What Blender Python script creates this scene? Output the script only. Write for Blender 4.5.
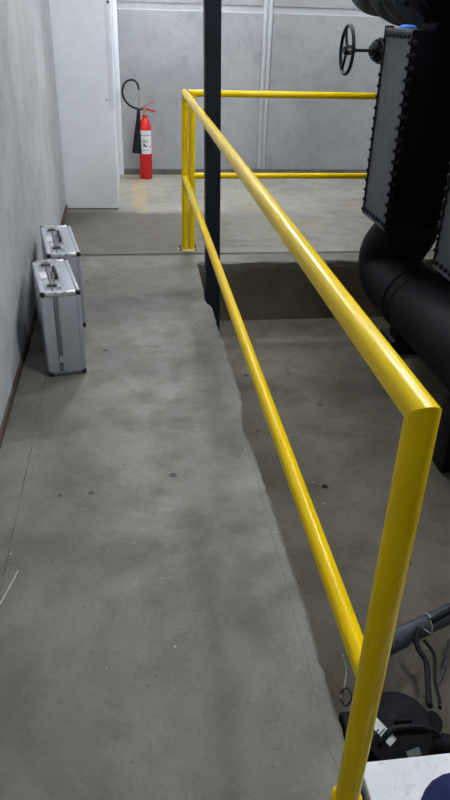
import bpy, bmesh, math, random
import numpy as np
from mathutils import Vector, Matrix
random.seed(7)
PI = math.pi
for o in list(bpy.data.objects): bpy.data.objects.remove(o)
S = bpy.context.scene
C = S.collection

# ------------------------------------------------------------------ camera
F, YAW, PITCH, ROLL, EYE = 682.7, 0.14415, 0.51500, 0.03161, Vector((0, 0, 1.6))
cy, sy, cp, sp, cr, sr = math.cos(YAW), math.sin(YAW), math.cos(PITCH), math.sin(PITCH), math.cos(ROLL), math.sin(ROLL)
fw = Vector((sy*cp, cy*cp, -sp)); r0 = Vector((cy, -sy, 0)); u0 = r0.cross(fw)
rt = cr*r0 + sr*u0; up = -sr*r0 + cr*u0
cam_d = bpy.data.cameras.new('camera'); cam = bpy.data.objects.new('camera', cam_d); C.objects.link(cam)
cam_d.sensor_fit = 'VERTICAL'; cam_d.sensor_height = 36; cam_d.lens = F*36/800; cam_d.clip_start = .02
M4 = Matrix((rt, up, -fw)).transposed().to_4x4(); M4.translation = EYE
cam.matrix_world = M4
S.camera = cam

def hit(px, ax, val):
    """where the sight line of a photo pixel meets the plane axis=val"""
    d = fw + rt*((px[0]-225)/F) - up*((px[1]-400)/F)
    return EYE + d*((val-EYE[ax])/d[ax])

# ------------------------------------------------------------------ world, exposure
w = bpy.data.worlds.new('world'); S.world = w; w.use_nodes = True
w.node_tree.nodes['Background'].inputs[0].default_value = (.6, .7, .8, 1)
w.node_tree.nodes['Background'].inputs[1].default_value = .0
S.view_settings.view_transform = 'Standard'; S.view_settings.look = 'None'
S.view_settings.gamma = 1; S.view_settings.use_curve_mapping = False
S.view_settings.exposure = -0.2
CEIL = 4.0
# lamp: x, y, z, along-axis (0: X, 1: Y), length, strength
LAMPS = [(.65, 7.55, 3.7, 0, .6, 800.0, 'lamp over the far platform'), (1.95, 1.2, 3.4, 0, 1.2, 340.0, 'lamp over the pit, right of the viewer'),
         (1.3, 4.62, 3.7, 0, 1.2, 300.0, 'lamp above the bolted casing'), (3.6, 6.6, 3.7, 0, 1.2, 150.0, 'lamp beyond the machine')]
LAMP_COL = (.93, .97, 1.0)

# ------------------------------------------------------------------ helpers
def tag(o, label=None, cat=None, group=None, kind=None):
    if label: o['label'] = label
    if cat: o['category'] = cat
    if group: o['group'] = group
    if kind: o['kind'] = kind
    return o
def empty(name, loc=(0, 0, 0), rz=0):
    o = bpy.data.objects.new(name, None); C.objects.link(o); o.location = loc; o.rotation_euler = (0, 0, rz)
    o.empty_display_size = .05
    return o
def obj(name, bm, mat, parent=None, smooth=None):
    me = bpy.data.meshes.new(name)
    bmesh.ops.recalc_face_normals(bm, faces=bm.faces[:])
    bm.to_mesh(me); bm.free()
    if mat: me.materials.append(mat)
    if smooth is not None:
        for p in me.polygons: p.use_smooth = True
        me.set_sharp_from_angle(angle=math.radians(smooth))
    o = bpy.data.objects.new(name, me); C.objects.link(o); o.parent = parent
    return o
def share(name, src, parent, loc, rot=(0, 0, 0), scale=(1, 1, 1)):
    o = bpy.data.objects.new(name, src); C.objects.link(o); o.parent = parent
    o.location = loc; o.rotation_euler = rot; o.scale = scale
    return o
def box(x0, x1, y0, y1, z0, z1, bev=0, seg=2, bm=None):
    b = bmesh.new()
    vs = [b.verts.new((x, y, z)) for x in (x0, x1) for y in (y0, y1) for z in (z0, z1)]
    for f in ((0, 1, 3, 2), (4, 6, 7, 5), (0, 4, 5, 1), (2, 3, 7, 6), (0, 2, 6, 4), (1, 5, 7, 3)):
        b.faces.new([vs[i] for i in f])
    bmesh.ops.recalc_face_normals(b, faces=b.faces[:])
    if bev: bmesh.ops.bevel(b, geom=b.edges[:], offset=bev, segments=seg, affect='EDGES', profile=.5)
    if bm is None: return b
    me = bpy.data.meshes.new('t'); b.to_mesh(me); bm.from_mesh(me); bpy.data.meshes.remove(me); b.free()
    return bm
def frame(d):
    d = d.normalized(); a = Vector((0, 0, 1)) if abs(d.z) < .9 else Vector((1, 0, 0))
    u = d.cross(a).normalized(); return u, d.cross(u).normalized()
def mtube(p0, p1, r, n0=None, n1=None, seg=24, bm=None):
    """straight tube whose ends are cut by planes with normals n0, n1 (mitres)"""
    bm = bm or bmesh.new(); p0 = Vector(p0); p1 = Vector(p1); d = (p1-p0).normalized(); u, v = frame(d)
    rings = []
    for p, n in ((p0, n0), (p1, n1)):
        n = Vector(n) if n else d
        ring = []
        for k in range(seg):
            a = 2*PI*k/seg; q = p + r*(math.cos(a)*u + math.sin(a)*v)
            t = (p-q).dot(n)/d.dot(n); ring.append(bm.verts.new(q + d*t))
        rings.append(ring)
    for k in range(seg):
        bm.faces.new((rings[0][k], rings[0][(k+1) % seg], rings[1][(k+1) % seg], rings[1][k]))
    bm.faces.new(rings[0][::-1]); bm.faces.new(rings[1])
    return bm
def tube(pts, r, seg=12, bm=None, cap=True):
    """swept tube along a polyline; r number or list"""
    bm = bm or bmesh.new(); pts = [Vector(p) for p in pts]; n = len(pts)
    rs = r if isinstance(r, (list, tuple)) else [r]*n
    u = None; rings = []
    for i, p in enumerate(pts):
        d = (pts[min(i+1, n-1)] - pts[max(i-1, 0)]).normalized()
        if u is None: u, v = frame(d)
        else:
            u = (u - d*u.dot(d)).normalized(); v = d.cross(u)
        rings.append([bm.verts.new(p + rs[i]*(math.cos(2*PI*k/seg)*u + math.sin(2*PI*k/seg)*v)) for k in range(seg)])
    for a, b in zip(rings, rings[1:]):
        for k in range(seg): bm.faces.new((a[k], a[(k+1) % seg], b[(k+1) % seg], b[k]))
    if cap: bm.faces.new(rings[0][::-1]); bm.faces.new(rings[-1])
    return bm
def spline(pts, n=8):
    pts = [Vector(p) for p in pts]; out = []
    P = [2*pts[0]-pts[1]] + pts + [2*pts[-1]-pts[-2]]
    for i in range(1, len(P)-2):
        for k in range(n):
            t = k/n; a, b, c, d = P[i-1:i+3]
            out.append(.5*((2*b) + (c-a)*t + (2*a-5*b+4*c-d)*t*t + (3*b-a-3*c+d)*t**3))
    out.append(pts[-1]); return out
def lathe(prof, o=(0, 0, 0), axis=(0, 0, 1), seg=32, bm=None):
    """revolve (radius, height) pairs about axis through o"""
    bm = bm or bmesh.new(); o = Vector(o); d = Vector(axis).normalized(); u, v = frame(d); rings = []
    for r, h in prof:
        rings.append([bm.verts.new(o + d*h + max(r, 1e-4)*(math.cos(2*PI*k/seg)*u + math.sin(2*PI*k/seg)*v)) for k in range(seg)])
    for a, b in zip(rings, rings[1:]):
        for k in range(seg): bm.faces.new((a[k], a[(k+1) % seg], b[(k+1) % seg], b[k]))
    bm.faces.new(rings[0][::-1]); bm.faces.new(rings[-1])
    return bm

# ------------------------------------------------------------------ materials
def mat(name, col, rough=.5, metal=0, spec=.5):
    m = bpy.data.materials.new(name); m.use_nodes = True
    b = m.node_tree.nodes['Principled BSDF']
    b.inputs['Base Color'].default_value = (*col, 1); b.inputs['Roughness'].default_value = rough
    b.inputs['Metallic'].default_value = metal; b.inputs['Specular IOR Level'].default_value = spec
    return m
class N:
    def __init__(s, m): s.t = m.node_tree; s.b = s.t.nodes['Principled BSDF']; s.tc = s.t.nodes.new('ShaderNodeTexCoord')
    def coord(s, scale=(1, 1, 1), kind='Object'):
        mp = s.t.nodes.new('ShaderNodeMapping'); mp.inputs['Scale'].default_value = scale
        s.t.links.new(s.tc.outputs[kind], mp.inputs[0]); return mp.outputs[0]
    def noise(s, scale, detail=4, rough=.55, vec=None, dist=0):
        n = s.t.nodes.new('ShaderNodeTexNoise'); n.inputs['Scale'].default_value = scale
        n.inputs['Detail'].default_value = detail; n.inputs['Roughness'].default_value = rough; n.inputs['Distortion'].default_value = dist
        s.t.links.new(vec or s.coord(), n.inputs['Vector']); return n.outputs['Fac']
    def ramp(s, x, a, b, lo=0., hi=1.):
        m = s.t.nodes.new('ShaderNodeMapRange'); m.inputs[1].default_value = a; m.inputs[2].default_value = b
        m.inputs[3].default_value = lo; m.inputs[4].default_value = hi; m.interpolation_type = 'SMOOTHSTEP'
        s.t.links.new(x, m.inputs[0]); return m.outputs[0]
    def mix(s, f, a, b):
        m = s.t.nodes.new('ShaderNodeMix'); m.data_type = 'RGBA'
        for sock, v in ((m.inputs[0], f), (m.inputs[6], a), (m.inputs[7], b)):
            if isinstance(v, (int, float)): sock.default_value = v
            elif isinstance(v, tuple): sock.default_value = (*v, 1) if len(v) == 3 else v
            else: s.t.links.new(v, sock)
        return m.outputs[2]
    def math(s, op, a, b=None, c=None):
        m = s.t.nodes.new('ShaderNodeMath'); m.operation = op
        for i, v in enumerate((a, b, c)):
            if v is None: continue
            if isinstance(v, (int, float)): m.inputs[i].default_value = v
            else: s.t.links.new(v, m.inputs[i])
        return m.outputs[0]
    def sep(s, kind='Object'):
        n = s.t.nodes.new('ShaderNodeSeparateXYZ'); s.t.links.new(s.tc.outputs[kind], n.inputs[0]); return n.outputs
    def spots(s, scale, size, vec=None):
        v = s.t.nodes.new('ShaderNodeTexVoronoi'); v.inputs['Scale'].default_value = scale
        s.t.links.new(vec or s.coord(), v.inputs['Vector'])
        q = s.t.nodes.new('ShaderNodeSeparateColor'); s.t.links.new(v.outputs['Color'], q.inputs[0])
        d = s.math('LESS_THAN', v.outputs['Distance'], s.math('MULTIPLY', q.outputs[0], size))
        return s.math('MULTIPLY', d, s.math('GREATER_THAN', q.outputs[1], .4))
    def col(s, x): s.t.links.new(x, s.b.inputs['Base Color'])
    def rough(s, x): s.t.links.new(x, s.b.inputs['Roughness'])
    def bump(s, h, strength=.2, dist=.01):
        n = s.t.nodes.new('ShaderNodeBump'); n.inputs['Strength'].default_value = strength; n.inputs['Distance'].default_value = dist
        s.t.links.new(h, n.inputs['Height']); s.t.links.new(n.outputs[0], s.b.inputs['Normal'])

def concrete(name, dark, light, rough=.62, warm=None, seams=(), flecks=True, spec=.35):
    m = mat(name, light, rough, spec=spec); n = N(m)
    big = n.noise(1.3, 5, .6, dist=.4); mid = n.noise(6, 6, .65); fine = n.noise(70, 3, .6)
    c = n.mix(n.ramp(big, .37, .63), dark, light)
    c = n.mix(n.ramp(mid, .45, .75, 0, .35), c, tuple(.62*v for v in dark))
    c = n.mix(n.ramp(n.noise(14, 4, .6, dist=1.2), .60, .75, 0, .35), c, tuple(min(1, 1.25*v) for v in light))
    c = n.mix(n.ramp(fine, .3, .8, 0, .16), c, (.03, .03, .03))
    if flecks:
        c = n.mix(n.ramp(n.noise(34, 6, .72, dist=.6), .60, .68, 0, .42), c, tuple(.35*v for v in dark))
        c = n.mix(n.ramp(n.noise(17, 6, .7, dist=1.5), .62, .70, 0, .3), c, tuple(1.5*v for v in light))
    if warm: c = n.mix(n.ramp(n.noise(2.2, 3), .55, .75, 0, .5), c, warm)
    if flecks:
        c = n.mix(n.math('MULTIPLY', n.spots(7, .13), .8), c, (.018, .017, .015))
        c = n.mix(n.math('MULTIPLY', n.spots(23, .10), .55), c, (.03, .028, .025))
        c = n.mix(n.math('MULTIPLY', n.spots(11.3, .06), .5), c, (.5, .5, .48))
    if seams:
        sx = n.sep(); wob = n.noise(3, 5, .7)
        for ax, pos, wd, amp, a0, a1, colr in seams:   # fine cracks in the screed
            d = n.math('ABSOLUTE', n.math('ADD', n.math('SUBTRACT', sx[ax], pos), n.math('MULTIPLY', n.math('SUBTRACT', wob, .5), amp)))
            k = n.ramp(d, wd*.4, wd, 1, 0)
            inside = n.math('MULTIPLY', n.math('GREATER_THAN', sx[1-ax], a0), n.math('LESS_THAN', sx[1-ax], a1))
            k = n.math('MULTIPLY', n.math('MULTIPLY', k, inside), n.ramp(n.noise(5, 2), .35, .55, .15, .9))
            c = n.mix(k, c, colr)
    n.col(c); n.rough(n.ramp(mid, .3, .7, rough-.1, rough+.12))
    n.bump(n.math('ADD', mid, n.math('MULTIPLY', fine, .4)), .22, .006)
    return m
def paint(name, col, rough=.3, var=.12, dirt=None, spec=.5, bump=.06, metal=0, rv=1):
    m = mat(name, col, rough, metal, spec); n = N(m)
    a = n.noise(9, 4); c = n.mix(n.ramp(a, .3, .7, 0, 1), tuple(v*(1-var) for v in col), tuple(min(1, v*(1+var*.5)) for v in col))
    if dirt: c = n.mix(n.ramp(n.noise(26, 5, .7), .54, .72, 0, .75), c, dirt)
    n.col(c); n.rough(n.ramp(n.noise(30, 3), .3, .7, max(.05, rough-.06*rv), rough+.1*rv)); n.bump(n.noise(60, 2), bump, .003)
    return m
M = {}
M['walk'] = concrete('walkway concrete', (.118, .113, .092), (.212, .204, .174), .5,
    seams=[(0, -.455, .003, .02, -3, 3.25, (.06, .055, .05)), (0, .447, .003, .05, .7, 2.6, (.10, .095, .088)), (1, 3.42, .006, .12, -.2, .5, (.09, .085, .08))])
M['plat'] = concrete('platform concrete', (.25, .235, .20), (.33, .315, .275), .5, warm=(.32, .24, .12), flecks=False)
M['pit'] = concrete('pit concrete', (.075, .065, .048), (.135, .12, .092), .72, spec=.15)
def platform_marks():
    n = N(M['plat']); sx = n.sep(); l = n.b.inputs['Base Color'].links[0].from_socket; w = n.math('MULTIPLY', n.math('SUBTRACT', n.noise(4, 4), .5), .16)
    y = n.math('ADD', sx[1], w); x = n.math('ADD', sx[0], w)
    # darker wavy-edged patch between the joint and the column, and a worn yellow floor line
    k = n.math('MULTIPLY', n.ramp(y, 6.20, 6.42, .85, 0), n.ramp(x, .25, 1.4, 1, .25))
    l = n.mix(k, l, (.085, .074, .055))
    q = n.math('MULTIPLY', n.ramp(n.math('ABSOLUTE', n.math('SUBTRACT', sx[0], .09)), .045, .075, 1, 0), n.ramp(n.noise(9, 4), .35, .6, 0, .55))
    q = n.math('MULTIPLY', q, n.ramp(sx[1], 6.2, 6.4, 0, 1))
    n.col(n.mix(q, l, (.50, .33, .10)))
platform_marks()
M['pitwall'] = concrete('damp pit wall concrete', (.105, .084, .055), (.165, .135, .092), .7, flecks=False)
M['lwall'] = concrete('painted concrete wall', (.49, .505, .53), (.58, .595, .62), .6, flecks=False)
M['panel'] = concrete('precast concrete panel', (.34, .35, .365), (.41, .42, .435), .6, flecks=False)
M['white'] = paint('white wall paint', (.86, .89, .94), .5, .03, spec=.4)
M['joint'] = paint('white joint filler', (.55, .57, .60), .6, .05)
M['base'] = paint('grimy dark skirting', (.085, .065, .05), .7, .4, dirt=(.16, .07, .03))
M['jointfill'] = paint('grimy joint filler', (.085, .08, .068), .8, .4)
M['basegrey'] = paint('grey skirting', (.13, .125, .12), .7, .3)
M['yellow'] = mat('glossy yellow enamel', (.78, .565, .0), .25, spec=.16)
n_ = N(M['yellow']); n_.col(n_.mix(n_.ramp(n_.noise(2.5, 2), .4, .6), (.78, .53, .0), (.82, .565, .0)))
M['zinc'] = paint('paint-splashed base plate', (.55, .52, .38), .5, .2, dirt=(.7, .5, .03))
M['navy'] = paint('near-black navy enamel', (.010, .013, .021), .5, .2, spec=.2)
M['black'] = paint('black insulation', (.006, .007, .009), .6, .2, spec=.12)
M['iron'] = paint('black cast iron', (.008, .009, .012), .5, .2, spec=.2)
M['ring'] = paint('dull steel flange edge', (.11, .12, .12), .5, .2)
M['casing'] = paint('grey sheet steel', (.088, .094, .110), .55, .12, spec=.2)
M['casing_front'] = paint('black sheet steel', (.003, .0035, .006), .65, .2, spec=.08)
M['red'] = paint('glossy red enamel', (.62, .012, .012), .22, .04, rv=.2, bump=0)
M['labelw'] = paint('white label', (.75, .76, .77), .5, .03)
M['ink'] = mat('dark label print', (.05, .05, .06), .6)
M['rubber'] = paint('black rubber', (.010, .011, .013), .55, .1, spec=.15)
M['brass'] = mat('dull brass', (.42, .36, .22), .4, .7)
M['alu'] = paint('brushed aluminium', (.78, .80, .83), .28, .05, metal=.85)
M['shell'] = paint('silver grey laminate', (.40, .415, .455), .38, .05, spec=.4)
M['chrome'] = mat('chrome latch', (.7, .72, .75), .2, 1)
M['blackp'] = paint('black plastic', (.014, .014, .016), .4, .1)
M['pvc'] = paint('blue-grey pvc pipe', (.045, .052, .068), .32, .12)
M['slab'] = paint('scuffed white paint', (.72, .75, .79), .5, .1, dirt=(.40, .42, .44))
M['blue'] = paint('bright blue plastic', (.05, .22, .75), .4, .05)
M['navycloth'] = paint('navy cloth', (.018, .026, .085), .9, .2, spec=.1, bump=.3)
M['wire'] = mat('pale wire', (.5, .5, .48), .5)
M['lamp_body'] = mat('white lamp housing', (.8, .8, .8), .5)
M['ceil'] = paint('ceiling paint', (.5, .5, .5), .8, .05)

# ------------------------------------------------------------------ structure
def struct(name, bm, m, label=None, parent=None):
    o = obj(name, bm, m, parent)
    if parent is None: tag(o, label, kind='structure')
    return o
XL, XR, YB, YF, ZP = -.59, 5.2, 8.0, -3.0, -.468
PE = 4.85                       # front edge of the far platform
# walkway slab with its broken right edge
edge_px = [(203.6, 288.7), (204.5, 296), (206, 301), (211.5, 306.5), (214, 313), (217.8, 327), (224, 343), (233, 370), (239, 388), (242, 400), (242.4, 412),
           (243, 428), (247, 437), (251.6, 445.6), (270, 496.5), (291, 561), (314, 635), (330, 691), (345, 740)]
ed = [hit(p, 2, 0) for p in edge_px]
pts = [(.470, PE+.03), (.462, 4.6)] + [(p.x, p.y) for p in ed] + [(.487, .5), (.487, -.5), (.487, YF)]
fine = []
for a, b in zip(pts, pts[1:]):
    L = abs(a[1]-b[1]); k = max(1, int(L/.03))
    for i in range(k):
        t = i/k; j = random.gauss(0, .0013) + (random.random() < .05)*-random.uniform(.003, .009)
        fine.append((a[0]+(b[0]-a[0])*t + (j if i else 0), a[1]+(b[1]-a[1])*t))
fine.append(pts[-1])
bm = bmesh.new()
rows = [[bm.verts.new((XL-.05, y, 0)) for x, y in fine], [bm.verts.new((x-.009+random.gauss(0, .002), y, -.0006)) for x, y in fine],
        [bm.verts.new((x, y, -.006+random.gauss(0, .001))) for x, y in fine], [bm.verts.new((x+random.gauss(0, .0015), y, -.05)) for x, y in fine],
        [bm.verts.new((.462, y, ZP-.05)) for x, y in fine]]
for a, b in zip(rows, rows[1:]):
    for i in range(len(fine)-1): bm.faces.new((a[i], a[i+1], b[i+1], b[i]))
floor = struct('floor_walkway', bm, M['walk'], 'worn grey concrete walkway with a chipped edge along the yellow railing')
# far platform, with the joint groove across it
GY0, GY1 = 5.03, 5.075
bm = box(XL-.05, XR, GY1, YB+.05, -.6, 0)
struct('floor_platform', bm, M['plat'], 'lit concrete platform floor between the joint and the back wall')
bm = bmesh.new()
xs = [XL-.05, .2, .47] + [.47 + .06*i for i in range(1, 79)] + [XR]
tz = [[bm.verts.new((x, GY0, -.001)) for x in xs], [bm.verts.new((x, PE+.012+random.gauss(0, .003), -.001)) for x in xs],
      [bm.verts.new((x, PE+random.gauss(0, .004), -.014+random.gauss(0, .004))) for x in xs], [bm.verts.new((x, PE, -.07)) for x in xs]]
for a, b in zip(tz, tz[1:]):
    for i in range(len(xs)-1): bm.faces.new((a[i], a[i+1], b[i+1], b[i]))
rim = struct('floor_platform_rim', bm, M['walk'], 'pale concrete rim of the platform along the pit')
struct('floor_joint', box(XL-.05, XR, GY0, GY1, -.05, -.005), M['jointfill'], 'dark recessed joint across the walkway end')
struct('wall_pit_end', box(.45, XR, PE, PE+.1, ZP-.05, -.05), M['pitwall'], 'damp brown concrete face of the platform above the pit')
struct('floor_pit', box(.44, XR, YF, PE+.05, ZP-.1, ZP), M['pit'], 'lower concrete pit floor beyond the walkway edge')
struct('wall_left', box(XL-.2, XL, YF, YB+.2, -.1, CEIL), M['lwall'], 'pale painted concrete wall on the left')
struct('baseboard_left', box(XL-.02, XL+.012, YF, 6.43, 0, .042, .003), M['base'], 'rusty brown skirting along the left wall')
struct('wall_right', box(XR, XR+.2, YF, YB+.2, -.6, CEIL), M['lwall'], 'concrete wall beyond the machine')
struct('wall_front', box(XL-.2, XR+.2, YF-.2, YF, -.6, CEIL), M['lwall'], 'concrete wall behind the viewer')
struct('ceiling', box(XL-.2, XR+.2, YF-.2, YB+.2, CEIL, CEIL+.1), M['ceil'], 'plain grey ceiling')
wb = struct('wall_back', box(XL-.2, XR+.2, YB, YB+.2, -.1, CEIL), M['joint'], 'back wall of grey precast panels with white joints')
XJ = 1.485
cols = [(-.62, XJ-.052), (XJ+.052, 3.42), (3.52, XR)]
rowsz = [(.0, 1.615), (1.675, 3.0), (3.06, CEIL)]
for x0, x1 in cols:
    for z0, z1 in rowsz:
        obj('panel', box(x0, x1, YB-.014, YB+.01, z0, z1, .004, 1), M['panel'], wb)
for x in (XJ, 3.47):
    for s in (-1, 1): obj('joint_bead', box(x+s*.028-.019, x+s*.028+.019, YB-.022, YB+.01, .0, CEIL, .008), M['joint'], wb, 40)
struct('baseboard_back', box(-.064, XR, YB-.03, YB-.0145, 0, .062, .003), M['basegrey'], 'dark skirting along the back wall')
# white column in the corner
col = struct('wall_column', box(XL, -.113, 6.43, YB-.014, 0, CEIL, .006), M['white'], 'white painted column in the far left corner')
obj('corner_strip', box(-.150, -.108, 6.425, 6.50, .86, CEIL, .004), M['white'], col, 40)
obj('anchor_bolt', lathe([(.012, 0), (.012, .006), (.006, .009)], (-.122, 6.425, 1.655), (0, -1, 0), 10), M['ring'], col)
obj('anchor_bolt', lathe([(.006, 0), (.006, .004), (.003, .006)], (-.172, 6.43, .93), (0, -1, 0), 10), M['ring'], col)
obj('back_corner_strip', box(-.113, -.065, 7.94, YB-.014, 0, CEIL, .012), M['white'], col, 40)
obj('base_grime', box(XL+.01, -.118, 6.424, 6.43, 0.0, .010), M['base'], col)

# ------------------------------------------------------------------ guard rails
RX, RN, RFY, RZ, RM = .400, .792, 5.158, 1.112, .535
RR, RP, RL = .0245, .0265, .021
def plate(parent, x, y, sx, sy):
    p = obj('base_plate', box(x-sx, x+sx, y-sy, y+sy, 0, .008, .002), M['zinc'], parent)
    for a in (-1, 1):
        for b in (-1, 1):
            q = obj('bolt', lathe([(.011, 0), (.011, .010), (.006, .011), (.006, .018)], (x+a*(sx-.016), y+b*(sy-.016), .008), (0, 0, 1), 6), M['ring'], p)
t = empty('guard_rail', (RX, RFY, 0)); off = Vector((-RX, -RFY, 0))
tag(t, 'long yellow tube railing running beside the walkway, nearest the viewer', 'railing', 'yellow railings')
def put(name, bm, m, par, sm=45):
    o = obj(name, bm, m, par, sm); o.location = -par.location; return o
mi = Vector((0, 1, 1)).normalized(); mf = Vector((0, -1, 1)).normalized()
put('top_rail', mtube((RX, RN, RZ), (RX, RFY, RZ), RR, mi, -mf, 32), M['yellow'], t)
put('post', mtube((RX, RN, 0.008), (RX, RN, RZ), RP-.0015, None, mi, 32), M['yellow'], t)
put('post', mtube((RX, RFY, 0.008), (RX, RFY, RZ), RR, None, mf, 32), M['yellow'], t)
put('middle_rail', mtube((RX, RN+.01, RM), (RX, RFY-.01, RM+.006), RL, None, None, 28), M['yellow'], t)
put('sleeve', lathe([(RP+.0065, .008), (RP+.0065, .172), (RP+.001, .176)], (RX, RN, 0), (0, 0, 1), 28), M['yellow'], t)
def plates(par, x, y):
    p = obj('base_plate', box(-.075, .075, -.05, .05, 0, .008, .002), M['zinc'], par); p.location = Vector((x, y, 0)) - par.location
    for a in (-1, 1):
        for b in (-1, 1):
            obj('bolt', lathe([(.012, 0), (.012, .010), (.006, .011), (.006, .020)], (a*.06, b*.036, .008), (0, 0, 1), 6), M['basegrey'], p)
plates(t, RX+.022, RFY); 
pn = obj('base_plate', box(-.055, .055, -.055, .055, 0, .008, .002), M['zinc'], t); pn.location = Vector((RX, RN, 0)) - t.location
RX2 = RX + .051
t2 = empty('guard_rail', (RX2, RFY, 0))
tag(t2, 'yellow tube railing crossing the far platform in front of the back wall', 'railing', 'yellow railings')
mx = Vector((1, 0, 1)).normalized()
put('top_rail', mtube((RX2, RFY, RZ), (4.2, RFY, RZ), RR-.001, mx, None, 28), M['yellow'], t2)
put('middle_rail', mtube((RX2, RFY, RM+.022), (4.2, RFY, RM+.022), RL, None, None, 28), M['yellow'], t2)
put('post', mtube((RX2, RFY, .008), (RX2, RFY, RZ), RR-.001, None, mx, 28), M['yellow'], t2)
put('post', mtube((4.2, RFY, 0), (4.2, RFY, RZ), RR-.001, None, None, 28), M['yellow'], t2)

# ------------------------------------------------------------------ black steel post in the pit
a = hit((212.3, 322), 1, 4.30); b = hit((212.3, 0), 1, 4.30)
lean = (b.x-a.x)/(b.z-a.z); x0 = a.x - lean*(a.z-ZP)
t = empty('steel_post', (x0, 4.30, ZP)); tag(t, 'tall slim black steel post rising from the pit beside the far railing corner', 'post')
bm = box(-.046, .046, -.046, .046, .012, CEIL-ZP, .004)
for v in bm.verts: v.co.x += lean*v.co.z
obj('shaft', bm, M['navy'], t)
obj('base_plate', box(-.08, .08, -.08, .08, 0, .012), M['navy'], t)

# ------------------------------------------------------------------ aluminium cases
def make_case(loc, rz, L, W, H, label):
    t = empty('equipment_case', loc, rz); tag(t, label, 'case', 'silver cases against the wall')
    z0 = .006; sx = -W/2 + W*.36
    obj('body', box(sx+.008, W/2-.003, .004, L-.004, z0+.004, H-.004, .008), M['shell'], t, 40)
    obj('lid', box(-W/2+.003, sx-.008, .004, L-.004, z0+.004, H-.004, .008), M['shell'], t, 40)
    bm = box(sx-.009, sx+.009, 0, L, z0, H, .003)
    obj('seam_profile', bm, M['shell_band'], t, 40)
    e = .011
    for x in (-W/2+e, W/2-e):
        for y in (e, L-e): obj('edge_profile', box(x-e, x+e, y-e, y+e, z0+.02, H-.02, .006), M['shell'], t, 40)
        for z in (z0+e, H-e): obj('edge_profile', box(x-e, x+e, .02, L-.02, z-e, z+e, .006), M['shell'], t, 40)
    for y in (e, L-e):
        for z in (z0+e, H-e):
            obj('edge_profile', box(-W/2+.02, W/2-.02, y-e-.001, y+e+.001, z-e-.001, z+e+.001, .007, 3), M['alu'] if z > .2 else M['shell_band'], t, 40)
    for sxx in (-1, 1):
        for y in (.011, L-.011):
            for z in (z0+.0075, H-.011):
                obj('corner_cap', box(sxx*(W/2-.011)-.0125, sxx*(W/2-.011)+.0125, y-.0125, y+.0125, z-.0125, z+.0125, .008, 3), M['blackp'], t, 40)
    for y in (.03, L-.03): obj('foot', box(-W/2+.02, W/2-.02, y-.015, y+.015, 0, z0+.004, .003), M['blackp'], t)
    # handle on top, on the body side of the seam
    hx = sx + .028; hy0, hy1 = L*.36, L*.62
    h = obj('handle', tube(spline([(hx, hy0, H-.002), (hx, hy0+.004, H+.018), (hx, hy0+.03, H+.028), (hx, hy1-.03, H+.028), (hx, hy1-.004, H+.018), (hx, hy1, H-.002)], 5), .0095, 10), M['blackp'], t, 60)
    for y in (hy0, hy1): obj('handle_mount', box(hx-.016, hx+.016, y-.018, y+.018, H-.004, H+.006, .003), M['chrome'], h)
    for y in (L*.17, L*.80):
        l = obj('latch', box(sx-.034, sx+.036, y-.022, y+.022, H-.003, H+.005, .002), M['chrome'], t)
        obj('latch_lever', box(sx-.026, sx+.020, y-.013, y+.013, H+.004, H+.011, .003), M['blackp'], l)
    obj('name_plate', box(sx-.045, sx-.013, L*.42, L*.60, H-.003, H+.0015), M['labelw'], t)
    obj('end_latch', box(sx-.010, sx+.012, -.004, .004, H*.17, H*.25, .002), M['alu'], t)
    return t
M['shell_band'] = paint('grey anodised profile', (.22, .23, .25), .35, .05, metal=.5)
c1 = hit((66, 374), 2, 0)
make_case((-.346, 3.11, 0), .19, .50, .186, .44, 'nearer silver equipment case standing on edge by the left wall')
make_case((-.374, 3.70, 0), .165, .575, .180, .44, 'farther silver equipment case, partly hidden behind the first one')

# ------------------------------------------------------------------ fire extinguisher
EX, EY = .178, 7.78; er = .068
t = empty('fire_extinguisher', (EX, EY, 0)); tag(t, 'red fire extinguisher with black horn standing by the back wall', 'extinguisher')
obj('cylinder', lathe([(er-.006, 0), (er, .006), (er, .50), (er-.006, .545), (er-.022, .585), (.03, .61), (.024, .632), (.024, .645)], seg=36), M['red'], t, 50)
def patch(r, a0, a1, z0, z1, n=18):
    bm = bmesh.new(); rings = []
    for i in range(n+1):
        a = a0+(a1-a0)*i/n
        rings.append([bm.verts.new((rr*math.cos(a), rr*math.sin(a), z)) for rr, z in ((r, z0), (r, z1), (r-.002, z1), (r-.002, z0))])
    for p, q in zip(rings, rings[1:]):
        for k in range(4): bm.faces.new((p[k], q[k], q[(k+1) % 4], p[(k+1) % 4]))
    bm.faces.new(rings[0]); bm.faces.new(rings[-1][::-1]); return bm
A = -PI/2 - .02
lb = obj('label', patch(er+.0012, A-1.25, A+1.2, .265, .50), M['labelw'], t, 60); lb['label'] = 'white printed label'
for i, (a0, a1, z0, z1) in enumerate([(-1.1, 1.1, .445, .458), (-.8, .3, .405, .410), (-.7, .4, .392, .397), (-.55, .45, .380, .385), (-1.05, -.75, .335, .36), (-.35, -.05, .345, .37), (-.15, .25, .335, .352), (.75, 1.05, .345, .352), (.7, 1.0, .33, .336), (-.6, .6, .30, .304)]):
    obj('print_mark', patch(er+.0020, A+a0, A+a1, z0, z1, 6), M['ink'], lb)
obj('valve', lathe([(.02, .64), (.02, .66), (.014, .665), (.014, .69), (.02, .695), (.02, .72), (.008, .725)], seg=16), M['brass'], t, 40)
bm = bmesh.new()
for s in (-1, 1): box(.0, .115, s*.011-.002, s*.011+.002, .70, .714, 0, 1, bm)
box(-.03, .115, -.012, .012, .714, .718, 0, 1, bm)
for v in bm.verts: v.co.z -= v.co.x*.25
obj('carry_handle', bm, M['red'], t)
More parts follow.
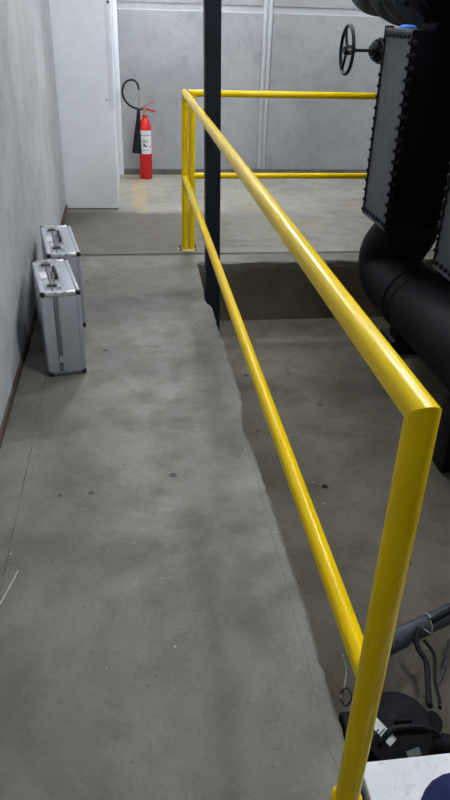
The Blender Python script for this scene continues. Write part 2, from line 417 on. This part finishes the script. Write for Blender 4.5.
bm = bmesh.new(); box(-.02, .105, -.011, .011, .722, .728, 0, 1, bm)
for v in bm.verts: v.co.z += (v.co.x+.02)*.42
obj('squeeze_lever', bm, M['red'], t)
hp = spline([(-.012, 0, .705), (-.06, -.01, .705), (-.145, -.02, .735), (-.205, -.02, .80), (-.222, -.02, .88), (-.190, -.02, .955), (-.125, -.02, .982), (-.072, -.02, .955), (-.052, -.02, .89)], 8)
obj('hose', tube(hp, .0105, 10), M['rubber'], t, 60)
hn = obj('horn', lathe([(.012, 0), (.018, -.02), (.022, -.10), (.034, -.22), (.052, -.40), (.056, -.44), (.052, -.44), (.030, -.2)], (-.062, -.025, .71), (.065, 0, 1), 24), M['rubber'], t, 40)
obj('horn_tube', tube([(-.052, -.02, .89), (-.056, -.022, .70)], .0075, 10), M['brass'], hn)

# ------------------------------------------------------------------ bolted casings of the machine
bolt_bm = lathe([(.014, 0), (.014, .012), (.009, .013), (.009, .020), (.006, .022)], seg=6)
bolt_me = bpy.data.meshes.new('bolt'); bolt_bm.to_mesh(bolt_me); bolt_bm.free(); bolt_me.materials.append(M['iron'])
def casing(y0, y1, z0, z1, x0, x1, label, group):
    t = empty('machine_casing', (x0, y0, z0)); tag(t, label, 'machine', group)
    H = z1-z0; D = y1-y0; Wd = x1-x0
    obj('body', box(.012, Wd, .004, D-.004, .055, H, .004), M['casing_front'], t)
    s = obj('side_panel', box(0, .012, .012, D-.012, .012, H-.012, .002), M['casing'], t)
    n = 17
    for k, y in ((0, .006), (1, D-.006)):
        f = obj('flange', box(-.006, .03, y-.008, y+.008, 0, H, .002), M['casing_front'], t)
        for i in range(n):
            z = .03 + (H-.09)*i/(n-1)
            share('bolt', bolt_me, f, (.010, y+(-.008 if k == 0 else .008), z), (PI/2 if k == 0 else -PI/2, 0, 0))
            share('bolt', bolt_me, f, (-.004, y+(.012 if k == 0 else -.012), z), (0, -PI/2, 0), (1.0, 1.0, .7))
    for nm, z in (('bottom_flange', .006), ('top_flange', H-.006)):
        f = obj(nm, box(-.006, .03, 0, D, z-.008, z+.008, .002), M['casing'], t)
        for i in range(7):
            y = .05 + (D-.1)*i/6
            share('bolt', bolt_me, f, (-.004, y, z+(.026 if z < .1 else -.026)), (0, -PI/2, 0), (1, 1, .6))
    return t
casing(3.85, 4.29, .505, 1.553, 1.486, 1.92, 'tall grey-sided bolted steel casing beside the black handwheel', 'bolted machine casings')
cz = obj('top_neck', box(.13, .42, .03, .22, 1.048, 1.077, .004), M['casing_front'], bpy.data.objects['machine_casing'])
casing(2.72, 3.15, .525, 1.553, 1.490, 1.92, 'nearer bolted steel casing cut off by the right edge of the photo', 'bolted machine casings')
# long shell behind the casings
t = empty('machine_shell', (2.40, 3.4, ZP)); tag(t, 'dark machine shell behind the bolted casings', 'machine')
o = obj('shell', lathe([(.46, -1.1), (.47, -1.08), (.47, 1.0), (.46, 1.02)], (0, 0, 1.52), (0, 1, 0), 40), M['casing_front'], t, 40)
for y in (-.9, .8): obj('saddle', box(-.35, .35, y-.06, y+.06, 0, 1.16), M['casing_front'], t)
for y in (-.16, .66):
    obj('link_box', box(-.47, .1, y-.0, y+.20, 1.05, 1.98, .004), M['casing_front'], t)

# thick black elbow pipe under the casing
PX, PR, PZ, VY, BR = 1.715, .20, .085, 4.17, .26
t = empty('elbow_pipe', (PX, VY, ZP)); tag(t, 'thick black pipe bending under the grey casing towards the viewer', 'pipe')
path = spline([(1.735, 4.10, .492), (1.735, 4.10, .45), (1.722, 4.185, .355), (1.700, 4.25, .235), (1.697, 4.20, .138), (1.704, 4.07, .093), (1.713, 3.92, .085), (1.715, 3.80, .085)], 6)
put('elbow', tube(path, [.172 + (PR+.006-.172)*min(1, i/16) for i in range(len(path))], 36), M['black'], t, 50)
put('straight_pipe', tube([(PX, 3.80, PZ), (PX, 2.3, PZ)], PR-.003, 36), M['black'], t, 50)
put('weld_ring', lathe([(PR-.002, -.008), (PR+.004, 0), (PR-.002, .008)], (PX, 3.70, PZ), (0, 1, 0), 36), M['iron'], t, 60)
put('footing', box(1.774, 2.05, 4.16, 4.42, ZP, ZP+.10, .005), M['iron'], t)
put('support_leg', box(1.80, 1.89, 4.18, 4.30, ZP+.10, -.05), M['black'], t)
put('footing', box(PX-.16, PX+.16, 2.75, 2.9, ZP, -.08, .005), M['iron'], t)

# overhead flanged pipe
OX, OZ, OR = 1.80, 1.885, .345
t = empty('overhead_pipe', (OX, 4.3, OZ)); tag(t, 'big black flanged pipe passing above the grey casing', 'pipe')
obj('pipe', lathe([(.20, YF-4.3+.002), (.20, -.32), (.30, -.30), (.30, -.27), (.20, -.25), (.20, 1.12)], axis=(0, 1, 0), seg=40), M['casing_front'], t, 50)
obj('riser', tube([(0, 1.12 + .3*math.sin(a), .3 - .3*math.cos(a)) for a in [PI/2*k/10 for k in range(11)]] + [(0, 1.42, CEIL-OZ-.002)], .20, 36), M['casing_front'], t, 50)
obj('expansion_joint', lathe([(.21, -.14), (.27, -.10), (.30, -.05), (.305, 0), (.30, .05), (.27, .10), (.21, .14)], (0, -.13, 0), (0, 1, 0), 40), M['black'], t, 60)
for y, OR in ((.015, .345), (.20, .345), (.48, .33), (1.06, .275)):
    f = obj('flange', lathe([(.2, 0), (OR-.004, 0), (OR, .004), (OR, .036), (OR-.004, .04), (.2, .04)], (0, y, 0), (0, 1, 0), 48), M['casing_front'], t, 40)
    obj('flange_edge', lathe([(OR+.001, -.001), (OR+.002, .004), (OR+.001, .009)], (0, y, 0), (0, 1, 0), 48), M['ring'], f)
    for k in range(12):
        a = 2*PI*(k+.5)/12
        share('bolt', bolt_me, f, ((OR-.05)*math.cos(a), y, (OR-.05)*math.sin(a)), (PI/2, 0, 0), (1.1, 1.1, 1))

# handwheel valve
vy = 4.47; wc = hit((347, 50), 1, vy); bl = hit((378, 50), 1, vy)
t = empty('handwheel_valve', (bl.x, vy, wc.z)); tag(t, 'black valve handwheel on a thin stem in front of the back wall', 'valve')
R_ = .130; wx = wc.x-bl.x
wh = obj('handwheel', tube([(wx, R_*math.cos(2*PI*k/48), R_*math.sin(2*PI*k/48)) for k in range(49)], .0105, 10, cap=False), M['iron'], t, 60)
obj('hub', lathe([(.022, -.02), (.028, -.012), (.028, .022), (.018, .04), (.018, .05)], (wx, 0, 0), (1, 0, 0), 16), M['iron'], wh, 40)
for k in range(3):
    a = PI + 2*PI*k/3
    obj('spoke', tube([(wx, .01*math.cos(a), .01*math.sin(a)), (wx, R_*math.cos(a), R_*math.sin(a))], .009, 8), M['iron'], wh, 60)
obj('stem', tube([(wx, 0, 0), (.05, 0, 0)], .0095, 12), M['iron'], t, 60)
obj('bonnet', lathe([(.03, -.05), (.03, -.035), (.05, -.035), (.05, -.012), (.038, -.012), (.038, .0), (.072, 0), (.072, .022), (.05, .022), (.05, .06), (.072, .06), (.072, .085), (.05, .085), (.05, .35)], (0, 0, 0), (1, 0, 0), 12), M['iron'], t, 35)
nb = obj('valve_body', tube([(.055, 0, .02), (.055, 0, .135)], .028, 20), M['navy'], t, 50)
for k in range(6):
    a = 2*PI*k/6
    share('bolt', bolt_me, t, (.0, .06*math.cos(a), .06*math.sin(a)), (0, -PI/2, 0), (.8, .8, .8))

# small blue piece on the casing
bb = hit((405, 24), 1, 4.1)
o = obj('plastic_cap', lathe([(.048, 0), (.048, .008), (.03, .017), (.012, .019)], (0, 0, 0), (0, 0, 1), 20), M['blue'], None, 40)
o.location = (bb.x+.02, 4.10, 1.5565); tag(o, 'small bright blue cap on top of the grey casing', 'cap')

# ------------------------------------------------------------------ pump, pipe, cables at the lower right
pc = hit((394, 709), 2, -.25)
t = empty('sump_pump', (pc.x, pc.y, ZP)); tag(t, 'black electric pump motor on the pit floor beside the near post', 'pump')
ax = Vector((-.12, -.42, .9)).normalized()
bm = lathe([(.105, 0), (.115, .01), (.115, .17), (.108, .178), (.108, .19), (.112, .195), (.112, .215), (.10, .232), (.03, .24)], (.01, .02, .02), ax, 40)
mb = obj('motor_housing', bm, M['black'], t, 40)
u, v = frame(ax)
for k in range(22):
    a = 2*PI*k/22; d = math.cos(a)*u + math.sin(a)*v; base = Vector((.01, .02, .02))
    bm = tube([base + d*.117 + ax*.03, base + d*.117 + ax*.165], .0042, 6)
    obj('cooling_fin', bm, M['black'], mb)
top = Vector((.01, .02, .02)) + ax*.236
def onface(a, b, h=0): return top + a*e1 + b*e2 + ax*h
e1 = Vector((1, 0, 0)); e1 = (e1 - ax*e1.dot(ax)).normalized(); e2 = ax.cross(e1)
def fbox(name, a0, a1, b0, b1, h0, h1, m, par, rot=0):
    bm = bmesh.new(); vs = []
    for a in (a0, a1):
        for b in (b0, b1):
            for h in (h0, h1):
                ca, sa = math.cos(rot), math.sin(rot); am, bm_ = (a0+a1)/2, (b0+b1)/2
                vs.append(bm.verts.new(onface(am+(a-am)*ca-(b-bm_)*sa, bm_+(a-am)*sa+(b-bm_)*ca, h)))
    for f in ((0, 1, 3, 2), (4, 6, 7, 5), (0, 4, 5, 1), (2, 3, 7, 6), (0, 2, 6, 4), (1, 5, 7, 3)): bm.faces.new([vs[i] for i in f])
    return obj(name, bm, m, par)
pl = fbox('rating_plate', -.085, -.005, -.015, .015, -.002, .004, M['labelw'], t, -.95); pl['label'] = 'small white rating label'
for k in range(3): fbox('print_mark', -.068+.018*k, -.064+.018*k, -.012, .012, .003, .0048, M['ink'], pl, -.95)
fbox('cover_plate', .01, .05, -.075, -.055, -.004, .004, M['ring'], t, .2)
obj('lifting_eye', tube([onface(.02+.0*k, .02, 0) + (e1*math.cos(PI*k/10)+ax*math.sin(PI*k/10))*.022 for k in range(11)], .006, 8), M['black'], t, 60)
obj('power_lead', tube(spline([onface(-.06, -.03, .004), onface(-.02, .0, .018), onface(.05, .0, .02), onface(.10, -.01, -.01), onface(.13, -.02, -.06)], 6), .009, 10), M['rubber'], t, 60)
obj('junction_box', lathe([(.03, 0), (.034, .006), (.034, .06), (.028, .068)], (.115, .01, .10), Vector((.35, -.35, .85)), 20), M['black'], t, 40)
obj('base_frame', box(-.12, .14, -.08, .13, 0, .05, .01), M['black'], t)
obj('outlet_flange', lathe([(.05, 0), (.05, .02), (.035, .02), (.035, .07)], (.125, -.02, .06), (1, -.35, .1), 20), M['black'], t, 40)
# pvc pipe above the pit floor
pa = hit((384, 645), 2, -.36); pb = hit((450, 613), 2, -.36); dv = (pb-pa).normalized()
t = empty('drain_pipe', (pa.x, pa.y, ZP)); tag(t, 'blue-grey plastic pipe running across the pit behind the pump', 'pipe')
put('tube', tube([pa, pa + dv*2.2], .036, 28), M['pvc'], t, 60)
put('coupling', tube([pa - dv*.03, pa + dv*.085], .041, 28), M['pvc'], t, 45)
put('elbow', tube(spline([pa - dv*.005, pa - dv*.03 + Vector((0, 0, -.008)), pa - dv*.045 + Vector((0, 0, -.04)), pa - dv*.045 + Vector((0, 0, -.105))], 6), .038, 24), M['pvc'], t, 60)
side = Vector((0, 0, 1))
put('cable_on_top', tube(spline([pa + dv*.21 + Vector((0, -.02, .037)), pa + dv*.40 + Vector((0, -.012, .044)), pa + dv*.50 + Vector((0, 0, .048)), pa + dv*.9 + Vector((0, 0, .046))], 6), .011, 10), M['rubber'], t, 60)
put('clip', box(-.02, .05, -.02, .02, .034, .056, .006), M['blackp'], t).location = pa + dv*.42 - t.location
# pipe legs so that it stands
for s in (.55, 1.6):
    q = pa + dv*s; put('leg', tube([(q.x, q.y, ZP), (q.x, q.y, q.z-.03)], .014, 10), M['iron'], t, 60)
def at(p, z): return hit(p, 2, z)
j = Vector((pc.x, pc.y, ZP)) + Vector((.10, .02, .17))
o = obj('cable', tube(spline([at((419, 628), -.318), at((417, 645), -.34), at((426, 662), -.36), at((428, 684), -.36), at((429, 698), -.33), at((430, 706), -.31)], 8), .010, 10), M['rubber'], None, 60)
tag(o, 'thick black cable hanging from the plastic pipe to the pump, the left one', 'cable', 'cables at the pump')
o = obj('cable', tube(spline([at((424, 640), -.40), at((434, 655), -.41), at((435, 680), -.38), at((439, 697), -.34), at((440, 708), -.31)], 8), .006, 10), M['rubber'], None, 60)
tag(o, 'thinner black cable looping down beside the thick one', 'cable', 'cables at the pump')
o = obj('cable', tube(spline([at((449, 640), -.42), at((446, 658), -.44), at((441, 678), ZP+.006), at((437, 686), ZP+.006)], 8), .005, 10), M['pvc'], None, 60)
tag(o, 'grey cable hanging to the floor at the right edge', 'cable', 'cables at the pump')
wp = [pa + dv*(.21+.008*math.sin(3*k)) + Vector((0, -.041*math.cos(2*PI*k/12), .041*math.sin(2*PI*k/12))) for k in range(13)]
o = obj('wire_tie', tube(wp + [wp[-1]+Vector((-.03, -.005, .03))], .0022, 6), M['wire'], None)
tag(o, 'thin pale wire twisted around the plastic pipe', 'wire')
# loose wires by the walkway edge
o = obj('loose_wire', tube(spline([at((345, 704), -.2), at((344, 690), -.12), at((346, 672), -.08), at((344, 660), -.04), at((343, 655), -.02)], 6), .0025, 6), M['wire'], None)
tag(o, 'thin loose wire standing up by the walkway edge', 'wire', 'loose wires')
o = obj('loose_wire', tube(spline([at((340, 693), -.1), at((347, 688), -.08), at((352, 697), -.1), at((346, 706), -.12), at((341, 700), -.14)], 6), .0025, 6), M['rubber'], None)
tag(o, 'dark curled wire between the walkway edge and the near post', 'wire', 'loose wires')

# white plinth and navy bundle, bottom right corner
sl = hit((359, 762), 2, 0.0); sr_ = hit((450, 752), 2, 0.0)
t = empty('plinth', (sl.x, sl.y, ZP)); tag(t, 'white scuffed flat-topped plinth at the bottom right beside the near post', 'plinth')
obj('top', box(0, 1.0, -.75, 0, .41, -ZP+.0, .006), M['slab'], t, 40)
obj('body', box(.02, .98, -.73, -.02, 0, .41), M['casing'], t)
bm = bmesh.new(); bmesh.ops.create_uvsphere(bm, u_segments=40, v_segments=24, radius=1)
for v in bm.verts:
    x, y, z = v.co; k = 1 + .05*math.sin(5*x+3*y) + .04*math.sin(9*y+4*z)
    v.co = Vector((.20*x*k, .15*y*k, max(-.052, .085*z*k)))
o = obj('cloth_bundle', bm, M['navycloth'], None, 60)
bq = hit((473, 818), 2, .06); o.location = (bq.x+.035, bq.y-.05, .053); tag(o, 'rounded navy blue cloth bundle lying on the white plinth', 'cloth')

# a leaf scrap and a wire scrap on the floors
q = hit((325, 487), 2, ZP); bm = bmesh.new()
vs = [bm.verts.new(p) for p in ((-.022, 0, .002), (-.006, .014, .008), (.02, .004, .003), (.004, -.012, .006), (0, 0, .001))]
for i in range(4): bm.faces.new((vs[i], vs[(i+1) % 4], vs[4]))
o = obj('debris_scrap', bm, M['rubber'], None); o.location = q; tag(o, 'small dark curled scrap on the pit floor beside the lower rail', 'scrap')
o = obj('loose_wire', tube([hit((0, 604), 2, .003), hit((9, 588), 2, .003), hit((18, 571), 2, .004)], .0022, 6), M['wire'], None)
tag(o, 'pale thin strand lying on the walkway at the left edge', 'wire', 'loose wires')

# ------------------------------------------------------------------ ceiling lamps
em = bpy.data.materials
for i, (x, y, z, axis, L, st, where) in enumerate(LAMPS):
    t = empty('ceiling_lamp', (x, y, z), 0 if axis == 0 else PI/2); tag(t, 'white twin-tube fluorescent ceiling ' + where, 'lamp', 'fluorescent ceiling lamps')
    obj('housing', box(-L/2, L/2, -.11, .11, .03, .09, .006), M['lamp_body'], t)
    m = bpy.data.materials.new('fluorescent tube'); m.use_nodes = True; nt = m.node_tree
    nt.nodes.remove(nt.nodes['Principled BSDF']); e = nt.nodes.new('ShaderNodeEmission'); e.inputs[0].default_value = (*LAMP_COL, 1); e.inputs[1].default_value = st
    nt.links.new(e.outputs[0], nt.nodes['Material Output'].inputs[0])
    for s in (-.055, .055): obj('tube', mtube((-L/2+.03, s, .012), (L/2-.03, s, .012), .016, seg=12), m, t)
    for s in (-.4*L, .4*L): obj('hanger', tube([(s, 0, .09), (s, 0, CEIL-z)], .005, 6), M['ring'], t)
